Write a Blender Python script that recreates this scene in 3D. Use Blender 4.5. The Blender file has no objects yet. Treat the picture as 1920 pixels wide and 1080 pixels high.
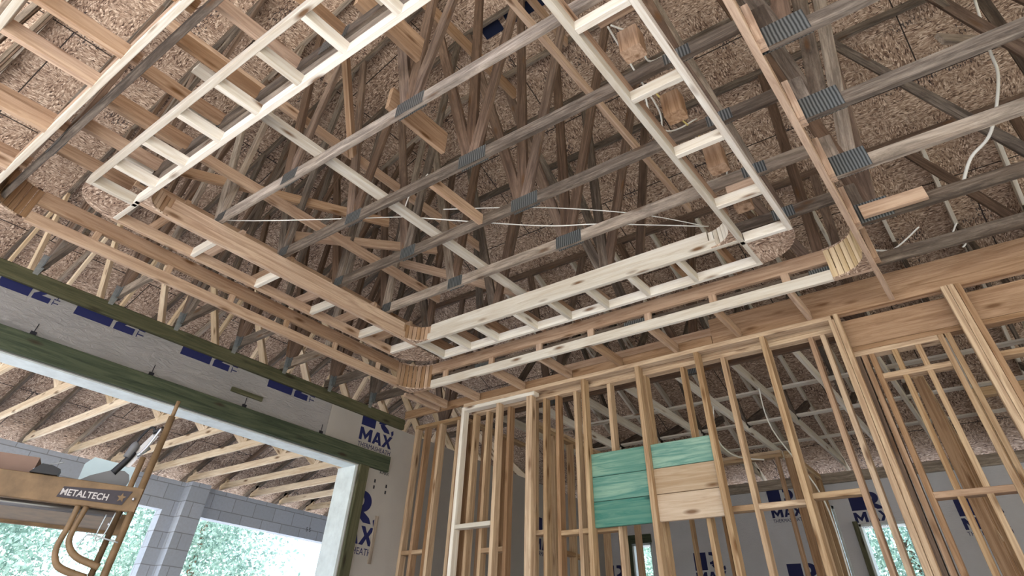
import bpy, math, random
from mathutils import Vector, Matrix, Quaternion
random.seed(11)
S = bpy.context.scene
COL = S.collection
H = 1.43                      # camera height above the slab; all coordinates below are relative to the camera height

# ------------------------------------------------------------------ camera
cam = bpy.data.objects.new('camera', bpy.data.cameras.new('camera')); COL.objects.link(cam)
R_ = Vector((0.6031176, -0.79694718, 0.03353141))
D_ = Vector((0.57177025, 0.4026312, -0.71481949))
F_ = Vector((0.55617258, 0.45029248, 0.69850465))
cam.matrix_world = Matrix(((R_.x, -D_.x, -F_.x, 0), (R_.y, -D_.y, -F_.y, 0), (R_.z, -D_.z, -F_.z, H), (0, 0, 0, 1)))
cam.data.sensor_width = 36; cam.data.lens = 36 * 1043.826 / 1920
cam.data.shift_y = -(540 - 250.187) / 1920
cam.data.clip_end = 500; cam.data.clip_start = .02
S.camera = cam
# ------------------------------------------------------------------ light
w = bpy.data.worlds.new('sky'); S.world = w; w.use_nodes = True
nt = w.node_tree; bg = nt.nodes['Background']
sk = nt.nodes.new('ShaderNodeTexSky'); sk.sky_type = 'NISHITA'; sk.sun_disc = False
sk.sun_elevation = math.radians(52); sk.sun_rotation = math.radians(215); sk.air_density = 1.0; sk.dust_density = 2.5; sk.ozone_density = 1
nt.links.new(sk.outputs[0], bg.inputs[0]); bg.inputs[1].default_value = 1.0
sun = bpy.data.objects.new('sun', bpy.data.lights.new('sun', 'SUN')); COL.objects.link(sun)
sun.data.energy = 24.0; sun.data.angle = math.radians(.6); sun.data.color = (1, .97, .93)
sun.rotation_euler = Vector((-.60, -.15, 1.0)).to_track_quat('Z', 'Y').to_euler()
S.view_settings.view_transform = 'Standard'; S.view_settings.look = 'None'
S.view_settings.gamma = 1; S.view_settings.exposure = -0.66
try: S.view_settings.use_curve_mapping = False
except Exception: pass

# ------------------------------------------------------------------ materials
def newmat(name, rough=.8, spec=.25):
    m = bpy.data.materials.new(name); m.use_nodes = True
    b = m.node_tree.nodes['Principled BSDF']; b.inputs['Roughness'].default_value = rough
    b.inputs['Specular IOR Level'].default_value = spec
    return m, m.node_tree, b
def N(t, kind, **k):
    n = t.nodes.new(kind)
    for a, v in k.items():
        if a.startswith('i_'): n.inputs[a[2:].replace('_', ' ')].default_value = v
        else: setattr(n, a, v)
    return n
def ramp(t, src, pts):
    r = t.nodes.new('ShaderNodeValToRGB'); t.links.new(src, r.inputs[0])
    e = r.color_ramp.elements
    while len(e) < len(pts): e.new(.5)
    for i, (p, c) in enumerate(pts):
        e[i].position = p; e[i].color = (c[0], c[1], c[2], 1) if not isinstance(c, float) else (c, c, c, 1)
    return r.outputs[0]
def mix(t, f, a, b, mode='MIX'):
    n = t.nodes.new('ShaderNodeMix'); n.data_type = 'RGBA'; n.blend_type = mode
    for s, v in ((n.inputs[0], f), (n.inputs[6], a), (n.inputs[7], b)):
        if isinstance(v, (int, float)): s.default_value = v
        elif isinstance(v, tuple): s.default_value = (*v, 1)
        else: t.links.new(v, s)
    return n.outputs[2]
def coords(t, scale, rand=True):
    tc = t.nodes.new('ShaderNodeTexCoord'); src = tc.outputs['Object']
    if rand:
        oi = t.nodes.new('ShaderNodeObjectInfo'); ml = N(t, 'ShaderNodeMath', operation='MULTIPLY'); ml.inputs[1].default_value = 83
        t.links.new(oi.outputs['Random'], ml.inputs[0])
        va = N(t, 'ShaderNodeVectorMath', operation='ADD'); t.links.new(src, va.inputs[0]); t.links.new(ml.outputs[0], va.inputs[1]); src = va.outputs[0]
    mp = t.nodes.new('ShaderNodeMapping'); mp.inputs['Scale'].default_value = scale
    t.links.new(src, mp.inputs[0]); return mp.outputs[0]
def noise(t, vec, scale=1., detail=4, rough=.55, dist=0.):
    n = N(t, 'ShaderNodeTexNoise'); t.links.new(vec, n.inputs['Vector'])
    n.inputs['Scale'].default_value = scale; n.inputs['Detail'].default_value = detail
    n.inputs['Roughness'].default_value = rough; n.inputs['Distortion'].default_value = dist
    return n.outputs[0]
def bump(t, b, h, s=.3, d=.01):
    n = N(t, 'ShaderNodeBump'); n.inputs['Strength'].default_value = s; n.inputs['Distance'].default_value = d
    t.links.new(h, n.inputs['Height']); t.links.new(n.outputs[0], b.inputs['Normal'])

def wood(name, light, dark, knot=(.16, .08, .035), weather=0., stain=(.07, .055, .045), vary=.35):
    m, t, b = newmat(name, .78)
    g = noise(t, coords(t, (.9, 17, 17)), 1.6, 7, .68, 1.2)
    base = mix(t, ramp(t, g, [(.38, 0.), (.60, 1.)]), dark, light)
    tone = noise(t, coords(t, (1.1, 2.5, 2.5)), 1.0, 3)
    base = mix(t, ramp(t, tone, [(.35, 0.), (.7, vary)]), base, dark)
    v = N(t, 'ShaderNodeTexVoronoi'); t.links.new(coords(t, (2.3, 9, 9)), v.inputs['Vector']); v.inputs['Scale'].default_value = 1
    base = mix(t, ramp(t, v.outputs['Distance'], [(.07, .95), (.20, 0.)]), base, knot)
    if weather > 0:
        wn = noise(t, coords(t, (1.0, 6, 6)), 2.4, 8, .78, .8)
        base = mix(t, ramp(t, wn, [(.42 - .12 * weather, 0.), (.62, weather)]), base, stain)
    oi = t.nodes.new('ShaderNodeObjectInfo')
    hsv = N(t, 'ShaderNodeHueSaturation'); mr = N(t, 'ShaderNodeMapRange'); mr.inputs[3].default_value = .80; mr.inputs[4].default_value = 1.16
    t.links.new(oi.outputs['Random'], mr.inputs[0]); t.links.new(mr.outputs[0], hsv.inputs['Value'])
    mr2 = N(t, 'ShaderNodeMapRange'); mr2.inputs[3].default_value = 1.12; mr2.inputs[4].default_value = .86
    t.links.new(oi.outputs['Random'], mr2.inputs[0]); t.links.new(mr2.outputs[0], hsv.inputs['Saturation'])
    t.links.new(base, hsv.inputs['Color']); t.links.new(hsv.outputs[0], b.inputs['Base Color'])
    bump(t, b, g, .25, .004)
    return m
M = {}
M['pine'] = wood('fresh_pine', (.58, .41, .285), (.36, .225, .145))
M['pale'] = wood('pale_pine', (.74, .69, .61), (.60, .52, .42), vary=.25)
M['stud'] = wood('stud_pine', (.60, .435, .275), (.34, .21, .12))
M['amber'] = wood('amber_pine', (.47, .305, .19), (.27, .155, .085), vary=.5)
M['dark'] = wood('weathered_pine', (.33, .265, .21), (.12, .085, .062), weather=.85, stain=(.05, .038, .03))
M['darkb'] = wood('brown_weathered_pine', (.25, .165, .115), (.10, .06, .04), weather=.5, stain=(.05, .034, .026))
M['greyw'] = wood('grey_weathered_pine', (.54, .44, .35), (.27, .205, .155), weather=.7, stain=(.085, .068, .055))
M['lanai'] = wood('porch_pine', (.80, .66, .48), (.58, .42, .27))
M['treated'] = wood('treated_green_lumber', (.125, .118, .07), (.06, .062, .034), knot=(.03, .025, .015))
M['treated2'] = wood('treated_header_lumber', (.085, .10, .06), (.03, .043, .026), knot=(.03, .02, .012))
M['teal'] = wood('teal_dyed_board', (.25, .40, .30), (.07, .215, .175), knot=(.02, .03, .03), vary=.8)
M['bare'] = wood('bare_pine_board', (.56, .43, .31), (.43, .30, .19), vary=.3)
M['slat'] = wood('slat_pine', (.80, .64, .42), (.62, .44, .25))

def osb(name, tint=(1, 1, 1), stamp=True, seams=True):
    m, t, b = newmat(name, .75)
    c0 = coords(t, (1, 1, 1), False)
    wn = noise(t, c0, 3.0, 2); 
    wv = N(t, 'ShaderNodeTexNoise'); t.links.new(c0, wv.inputs['Vector']); wv.inputs['Scale'].default_value = 4.5; wv.inputs['Detail'].default_value = 2
    sub = N(t, 'ShaderNodeVectorMath', operation='SUBTRACT'); sub.inputs[1].default_value = (.5, .5, .5); t.links.new(wv.outputs['Color'], sub.inputs[0])
    sc = N(t, 'ShaderNodeVectorMath', operation='SCALE'); sc.inputs['Scale'].default_value = .09; t.links.new(sub.outputs[0], sc.inputs[0])
    ad = N(t, 'ShaderNodeVectorMath', operation='ADD'); t.links.new(c0, ad.inputs[0]); t.links.new(sc.outputs[0], ad.inputs[1])
    cols = []
    for sx, sy, rz in ((7, 27, .5), (24, 8, .3)):
        mp = N(t, 'ShaderNodeMapping'); mp.inputs['Scale'].default_value = (sx, sy, 1); mp.inputs['Rotation'].default_value = (0, 0, rz)
        t.links.new(ad.outputs[0], mp.inputs[0])
        v = N(t, 'ShaderNodeTexVoronoi'); t.links.new(mp.outputs[0], v.inputs['Vector'])
        sp = N(t, 'ShaderNodeSeparateColor'); t.links.new(v.outputs['Color'], sp.inputs[0])
        cols.append((sp.outputs[0], v.outputs['Distance']))
    a, bb, c, d = [tuple(x * y for x, y in zip(q, tint)) for q in ((.075, .042, .03), (.31, .20, .14), (.51, .365, .27), (.82, .66, .52))]
    r1 = ramp(t, cols[0][0], [(0., a), (.22, bb), (.72, c), (1., d)])
    r2 = ramp(t, cols[1][0], [(0., a), (.35, bb), (.8, c), (1., d)])
    base = mix(t, ramp(t, wn, [(.45, 0.), (.55, 1.)]), r1, r2)
    big = noise(t, c0, .9, 3)
    base = mix(t, ramp(t, big, [(.35, 0.), (.75, .22)]), base, tuple(x * .9 for x in a))
    if seams:
        br = N(t, 'ShaderNodeTexBrick'); br.offset = .5; t.links.new(c0, br.inputs['Vector'])
        br.inputs['Scale'].default_value = 1; br.inputs['Brick Width'].default_value = 2.44; br.inputs['Row Height'].default_value = 1.22
        br.inputs['Mortar Size'].default_value = .006; br.inputs['Mortar Smooth'].default_value = 0
        base = mix(t, br.outputs['Fac'], base, (.035, .025, .02))
    if stamp:   # mill stamps: small rows of dark ticks repeated on the panels
        w1 = N(t, 'ShaderNodeTexBrick'); w1.offset = .37; t.links.new(c0, w1.inputs['Vector']); w1.inputs['Scale'].default_value = 1
        w1.inputs['Brick Width'].default_value = 1.22; w1.inputs['Row Height'].default_value = .61; w1.inputs['Mortar Size'].default_value = .055; w1.inputs['Mortar Smooth'].default_value = 0
        tk = noise(t, coords(t, (60, 22, 1), False), 1, 2)
        am = noise(t, coords(t, (2.2, 2.2, 1), False), 1, 0)
        f = N(t, 'ShaderNodeMath', operation='MULTIPLY'); t.links.new(ramp(t, tk, [(.55, 0.), (.58, 1.)]), f.inputs[0]); t.links.new(w1.outputs['Fac'], f.inputs[1])
        f2 = N(t, 'ShaderNodeMath', operation='MULTIPLY'); t.links.new(f.outputs[0], f2.inputs[0]); t.links.new(ramp(t, am, [(.56, 0.), (.60, .85)]), f2.inputs[1])
        base = mix(t, f2.outputs[0], base, (.03, .025, .03))
    t.links.new(base, b.inputs['Base Color'])
    bump(t, b, cols[0][0], .15, .003)
    return m
M['osb'] = osb('osb_sheathing')
M['osb_piece'] = osb('osb_offcut', stamp=False, seams=False)

def simple(name, col, rough=.7, metal=0., n=0., ns=6, spec=.3, col2=None):
    m, t, b = newmat(name, rough, spec); b.inputs['Metallic'].default_value = metal
    if n or col2:
        f = noise(t, coords(t, (1, 1, 1), False), ns, 5, .6)
        c2 = col2 or tuple(x * (1 - n) for x in col)
        t.links.new(mix(t, ramp(t, f, [(.35, 0.), (.7, 1.)]), col, c2), b.inputs['Base Color'])
    else: b.inputs['Base Color'].default_value = (*col, 1)
    return m
def foam(name, col, wr):
    m, t, b = newmat(name, .45, .4)
    f = noise(t, coords(t, (2.2, 2.2, 6), False), 4.0, 7, .7, 1.8)
    g = noise(t, coords(t, (1, 1, 1), False), 2, 3)
    t.links.new(mix(t, ramp(t, g, [(.3, 0.), (.7, 1.)]), col, tuple(x * .86 for x in col)), b.inputs['Base Color'])
    bump(t, b, f, wr, .02)
    return m
M['foam'] = foam('silver_foam_board', (.37, .355, .36), 1.0)
M['foam2'] = foam('smooth_foam_board', (.40, .375, .355), .12)
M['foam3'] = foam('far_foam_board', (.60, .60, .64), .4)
M['ink'] = simple('navy_ink', (.012, .016, .085), .6)
M['ink2'] = simple('black_ink', (.02, .02, .03), .6)
M['white'] = simple('white_membrane', (.66, .72, .74), .55, n=.2, ns=9)
M['galv'] = simple('galvanised_steel', (.42, .45, .46), .42, .75, n=.3, ns=30)
M['steel'] = simple('bright_steel', (.40, .40, .42), .35, .9)
M['ochre'] = simple('ochre_paint', (.185, .115, .058), .55, n=.4, ns=14)
M['black'] = simple('black_plastic', (.012, .012, .014), .45)
M['greyp'] = simple('grey_plastic', (.12, .118, .12), .45, n=.2)
M['card'] = simple('brown_cardboard', (.20, .13, .10), .85, n=.15)
M['blueb'] = simple('pale_blue_tray', (.50, .62, .66), .4, n=.1)
M['cable'] = simple('white_cable', (.80, .78, .72), .5)
M['yellow'] = simple('yellow_cable', (.75, .62, .22), .5)
M['felt'] = simple('navy_underlayment', (.004, .008, .03), .8)
M['concrete'] = simple('concrete_slab', (.67, .68, .68), .85, n=.14, ns=3)
M['sign'] = simple('dark_label', (.035, .028, .035), .5, n=.3, ns=30)
M['signtext'] = simple('pale_lettering', (.40, .37, .36), .5)
M['grass'] = simple('sandy_ground', (.55, .52, .42), .95, n=.3, ns=.6, col2=(.34, .36, .20))
M['bark'] = simple('bark', (.13, .095, .065), .9, n=.4, ns=6)

def plate_mat():
    m, t, b = newmat('toothed_plate', .42, .5); b.inputs['Metallic'].default_value = .6
    wv = N(t, 'ShaderNodeTexWave'); wv.wave_type = 'BANDS'; wv.bands_direction = 'X'; wv.inputs['Scale'].default_value = 17
    wv.inputs['Distortion'].default_value = 1.2; t.links.new(coords(t, (1, 1, 1), False), wv.inputs['Vector'])
    t.links.new(mix(t, wv.outputs['Fac'], (.04, .045, .045), (.22, .235, .235)), b.inputs['Base Color'])
    return m
M['plate'] = plate_mat()
def cmu():
    m, t, b = newmat('concrete_block', .9)
    tc = t.nodes.new('ShaderNodeTexCoord'); sp = N(t, 'ShaderNodeSeparateXYZ'); t.links.new(tc.outputs['Object'], sp.inputs[0])
    ad = N(t, 'ShaderNodeMath', operation='ADD'); t.links.new(sp.outputs[0], ad.inputs[0]); t.links.new(sp.outputs[1], ad.inputs[1])
    cb = N(t, 'ShaderNodeCombineXYZ'); t.links.new(ad.outputs[0], cb.inputs[0]); t.links.new(sp.outputs[2], cb.inputs[1])
    br = N(t, 'ShaderNodeTexBrick'); br.offset = .5; t.links.new(cb.outputs[0], br.inputs['Vector']); br.inputs['Scale'].default_value = 1
    br.inputs['Brick Width'].default_value = .406; br.inputs['Row Height'].default_value = .203; br.inputs['Mortar Size'].default_value = .006
    br.inputs['Color1'].default_value = (.56, .60, .68, 1); br.inputs['Color2'].default_value = (.49, .53, .60, 1); br.inputs['Mortar'].default_value = (.30, .31, .34, 1)
    g = noise(t, coords(t, (1, 1, 1), False), 30, 4)
    t.links.new(mix(t, ramp(t, g, [(.4, 0.), (.7, .25)]), br.outputs['Color'], (.36, .37, .39)), b.inputs['Base Color'])
    return m
M['cmu'] = cmu()
def leafmat():
    m, t, b = newmat('foliage', .6)
    oi = noise(t, coords(t, (1, 1, 1), False), 2.5, 4)
    t.links.new(ramp(t, oi, [(.3, (.03, .07, .06)), (.5, (.22, .36, .31)), (.7, (.66, .80, .76))]), b.inputs['Base Color'])
    tr = N(t, 'ShaderNodeBsdfTranslucent'); tr.inputs[0].default_value = (.42, .56, .52, 1)
    mx = N(t, 'ShaderNodeMixShader'); mx.inputs[0].default_value = .3
    out = t.nodes['Material Output']; t.links.new(b.outputs[0], mx.inputs[1]); t.links.new(tr.outputs[0], mx.inputs[2]); t.links.new(mx.outputs[0], out.inputs[0])
    return m
M['leaf'] = leafmat()

# ------------------------------------------------------------------ helpers
WM = {}
def link(name, data, mw, parent=None, label=None, cat=None, group=None, kind=None):
    """mw: matrix relative to camera height"""
    o = bpy.data.objects.new(name, data); COL.objects.link(o)
    mw = Matrix.Translation((0, 0, H)) @ mw
    WM[o] = mw
    if parent is not None:
        o.parent = parent; o.matrix_basis = WM[parent].inverted() @ mw
    else: o.matrix_basis = mw
    if label: o['label'] = label
    if cat: o['category'] = cat
    if group: o['group'] = group
    if kind: o['kind'] = kind
    return o
def thing(name, label, cat, loc=(0, 0, 0), group=None):
    return link(name, None, Matrix.Translation(loc), None, label, cat, group)
def mesh(name, vs, fs, mat, smooth=False):
    me = bpy.data.meshes.new(name); me.from_pydata([tuple(v) for v in vs], [], fs); me.materials.append(M[mat] if isinstance(mat, str) else mat)
    if smooth:
        for p in me.polygons: p.use_smooth = True
    me.update(); return me
def lumber_mesh(name, L, w, h, mat):
    c = min(w, h) * .07; a, b2 = w / 2, h / 2
    pr = [(-a + c, -b2), (a - c, -b2), (a, -b2 + c), (a, b2 - c), (a - c, b2), (-a + c, b2), (-a, b2 - c), (-a, -b2 + c)]
    vs = [(-L / 2, y, z) for y, z in pr] + [(L / 2, y, z) for y, z in pr]
    fs = [tuple(range(7, -1, -1)), tuple(range(8, 16))] + [(i, (i + 1) % 8, (i + 1) % 8 + 8, i + 8) for i in range(8)]
    fs = [tuple(reversed(f)) for f in fs]
    fs = [tuple(reversed(f)) for f in fs]
    return mesh(name, vs, fs, mat)
def stick(name, A, B, w, h, mat, parent=None, up=(0, 0, 1), ext=0., **k):
    A, B = Vector(A), Vector(B); x = (B - A).normalized(); A = A - x * ext; B = B + x * ext
    u = Vector(up); y = u.cross(x)
    if y.length < 1e-4: y = Vector((0, 1, 0)).cross(x)
    y.normalize(); z = x.cross(y)
    mw = Matrix.Translation((A + B) / 2) @ Matrix((x, y, z)).transposed().to_4x4()
    return link(name, lumber_mesh(name, (B - A).length, w, h, mat), mw, parent, **k)
def box(name, x0, x1, y0, y1, z0, z1, mat, parent=None, **k):
    """axis aligned piece of lumber, grain along its longest side"""
    d = (x1 - x0, y1 - y0, z1 - z0); c = Vector(((x0 + x1) / 2, (y0 + y1) / 2, (z0 + z1) / 2))
    i = d.index(max(d))
    if i == 0: R = Matrix.Identity(3); dims = d
    elif i == 1: R = Matrix(((0, -1, 0), (1, 0, 0), (0, 0, 1))); dims = (d[1], d[0], d[2])
    else: R = Matrix(((0, 0, -1), (0, 1, 0), (1, 0, 0))); dims = (d[2], d[1], d[0])
    return link(name, lumber_mesh(name, *dims, mat), Matrix.Translation(c) @ R.to_4x4(), parent, **k)
def slab(name, x0, x1, y0, y1, z0, z1, mat, parent=None, **k):
    """plain block whose object coordinates equal world coordinates (for walls)"""
    vs = [(x, y, z) for z in (z0, z1) for x, y in ((x0, y0), (x1, y0), (x1, y1), (x0, y1))]
    fs = [(3, 2, 1, 0), (4, 5, 6, 7), (0, 1, 5, 4), (1, 2, 6, 5), (2, 3, 7, 6), (3, 0, 4, 7)]
    return link(name, mesh(name, vs, fs, mat), Matrix.Identity(4), parent, **k)
def multi_slab(name, boxes, mat, parent=None, **k):
    vs, fs = [], []
    for x0, x1, y0, y1, z0, z1 in boxes:
        n = len(vs)
        vs += [(x, y, z) for z in (z0, z1) for x, y in ((x0, y0), (x1, y0), (x1, y1), (x0, y1))]
        fs += [tuple(n + q for q in f) for f in ((3, 2, 1, 0), (4, 5, 6, 7), (0, 1, 5, 4), (1, 2, 6, 5), (2, 3, 7, 6), (3, 0, 4, 7))]
    return link(name, mesh(name, vs, fs, mat), Matrix.Identity(4), parent, **k)
def prism(name, poly, z0, z1, mat, parent=None, **k):
    n = len(poly); c = Vector((sum(p[0] for p in poly) / n, sum(p[1] for p in poly) / n, (z0 + z1) / 2))
    vs = [(x - c.x, y - c.y, z - c.z) for z in (z0, z1) for x, y in poly]
    fs = [tuple(range(n - 1, -1, -1)), tuple(range(n, 2 * n))] + [(i, (i + 1) % n, (i + 1) % n + n, i + n) for i in range(n)]
    me = mesh(name, vs, fs, mat)
    import bmesh
    bm = bmesh.new(); bm.from_mesh(me); bmesh.ops.recalc_face_normals(bm, faces=bm.faces); bm.to_mesh(me); bm.free()
    return link(name, me, Matrix.Translation(c), parent, **k)
def prism_on(name, poly, P, ux, uy, th, mat, parent=None, **k):
    """polygon given in plane coordinates (ux, uy) at P, thickness th along ux x uy"""
    ux = Vector(ux).normalized(); uy = Vector(uy).normalized(); uz = ux.cross(uy)
    n = len(poly)
    vs = [(x, y, z) for z in (0, th) for x, y in poly]
    fs = [tuple(range(n - 1, -1, -1)), tuple(range(n, 2 * n))] + [(i, (i + 1) % n, (i + 1) % n + n, i + n) for i in range(n)]
    me = mesh(name, vs, fs, mat)
    return link(name, me, Matrix.Translation(P) @ Matrix((ux, uy, uz)).transposed().to_4x4(), parent, **k)
def tube_mesh(name, pts, r, mat, seg=8, closed=False):
    pts = [Vector(p) for p in pts]; vs, fs = [], []
    prev = None
    for i, p in enumerate(pts):
        a = pts[max(i - 1, 0)]; b = pts[min(i + 1, len(pts) - 1)]; d = (b - a).normalized()
        if prev is None:
            y = d.orthogonal().normalized()
        else:
            y = (prev - d * prev.dot(d)); y = y.normalized() if y.length > 1e-6 else d.orthogonal().normalized()
        prev = y; z = d.cross(y); rr = r[i] if isinstance(r, (list, tuple)) else r
        for s in range(seg):
            q = 2 * math.pi * s / seg; vs.append(p + (y * math.cos(q) + z * math.sin(q)) * rr)
    for i in range(len(pts) - 1):
        for s in range(seg):
            fs.append((i * seg + s, i * seg + (s + 1) % seg, (i + 1) * seg + (s + 1) % seg, (i + 1) * seg + s))
    fs.append(tuple(range(seg - 1, -1, -1))); fs.append(tuple((len(pts) - 1) * seg + s for s in range(seg)))
    return mesh(name, vs, fs, mat, True)
def smooth_pts(pts, n=6):
    pts = [Vector(p) for p in pts]; out = []
    P = [pts[0]] + pts + [pts[-1]]
    for i in range(1, len(P) - 2):
        for k in range(n):
            t = k / n; a, b, c, d = P[i - 1], P[i], P[i + 1], P[i + 2]
            out.append(.5 * ((2 * b) + (c - a) * t + (2 * a - 5 * b + 4 * c - d) * t * t + (3 * b - a - 3 * c + d) * t ** 3))
    out.append(pts[-1]); return out
def tube(name, pts, r, mat, parent=None, curve=True, seg=8, **k):
    p = [Vector(q) for q in pts]; o = p[0].copy()
    if curve:
        if isinstance(r, (list, tuple)):
            m6 = (len(p) - 1) * 6; r = [r[min(int(i / 6), len(r) - 2)] + (r[min(int(i / 6), len(r) - 2) + 1] - r[min(int(i / 6), len(r) - 2)]) * ((i / 6) - min(int(i / 6), len(r) - 2)) for i in range(m6 + 1)]
        p = smooth_pts(p)
    return link(name, tube_mesh(name, [q - o for q in p], r, mat, seg), Matrix.Translation(o), parent, **k)
def text(name, body, P, right, up, size, mat, parent=None, depth=.0008, bold=0., sx=1., **k):
    cu = bpy.data.curves.new(name, 'FONT'); cu.body = body; cu.size = size; cu.extrude = depth; cu.offset = bold
    cu.resolution_u = 3
    tmp = bpy.data.objects.new('tmp', cu); COL.objects.link(tmp)
    dg = bpy.context.evaluated_depsgraph_get(); dg.update()
    me = bpy.data.meshes.new_from_object(tmp.evaluated_get(dg)); bpy.data.objects.remove(tmp)
    me.materials.clear(); me.materials.append(M[mat])
    r = Vector(right).normalized(); u = Vector(up).normalized(); z = r.cross(u)
    return link(name, me, Matrix.Translation(P) @ Matrix((r * sx, u, z)).transposed().to_4x4(), parent, **k)

# ------------------------------------------------------------------ ground, slab, roof
slab('ground', -60, 90, -60, 120, -1.75, -H - .12, 'grass', kind='structure')
slab('floor', -14, 10.2, -8, 10.8, -H - .12, -H, 'concrete', kind='structure')
slab('ground', -14, 16.5, 10.8, 18.0, -H - .14, -H - .03, 'concrete', kind='structure')  # unseen pale apron, added to bounce sunlight up into the porch roof
slab('ground', 10.2, 16.5, -12, 10.8, -H - .14, -H - .03, 'concrete', kind='structure')  # unseen pale paving, added to throw light up under the far eave
m_ = .4167
def r1(y): return 2.35 + m_ * (10.6 - y)
def r2(x): return 2.35 + m_ * (10.3 - x)
def r3(y): return 2.35 + m_ * (y + 11.6)
def zroof(x, y): return min(r1(y), r2(x), r3(y))
def roof_plane(name, tri, xax):
    tri = [Vector(p) for p in tri]; n = (tri[1] - tri[0]).cross(tri[2] - tri[0]).normalized()
    if n.z < 0: n = -n
    x = Vector(xax); x = (x - n * x.dot(n)).normalized(); y = n.cross(x); o = tri[0]
    Mx = Matrix.Translation(o) @ Matrix((x, y, n)).transposed().to_4x4(); inv = Mx.inverted()
    lo = [inv @ p for p in tri]; k = len(tri)
    vs = [(p.x, p.y, 0) for p in lo] + [(p.x, p.y, .012) for p in lo]
    fs = [tuple(range(k - 1, -1, -1)), tuple(range(k, 2 * k))] + [(i, (i + 1) % k, (i + 1) % k + k, i + k) for i in range(k)]
    me = mesh(name, vs, fs, 'osb')
    import bmesh
    bm = bmesh.new(); bm.from_mesh(me); bmesh.ops.recalc_face_normals(bm, faces=bm.faces); bm.to_mesh(me); bm.free()
    return link(name, me, Mx, kind='structure')
zr = r2(-.8)
XW = -5.0
roof_plane('ceiling', [(10.9, 11.2, r1(11.2)), (10.9, -12.2, r3(-12.2)), (-.8, -.5, zr)], (0, 1, 0))
roof_plane('ceiling', [(XW, 11.2, r1(11.2)), (10.9, 11.2, r1(11.2)), (-.8, -.5, zr), (XW, -.5, zr)], (1, 0, 0))
roof_plane('ceiling', [(10.9, -12.2, r3(-12.2)), (XW, -12.2, r3(-12.2)), (XW, -.5, zr), (-.8, -.5, zr)], (1, 0, 0))
# strip of navy underlayment showing in the ridge gap
for ya, yb in ((1.55, 2.44), (2.52, 2.78)):
    za = r2(2.72)
    stick('trim_1', (2.80, ya, r2(2.80) - .012), (2.80, yb, r2(2.80) - .012), .17, .006, 'felt', up=(m_, 0, 1), kind='structure')

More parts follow.
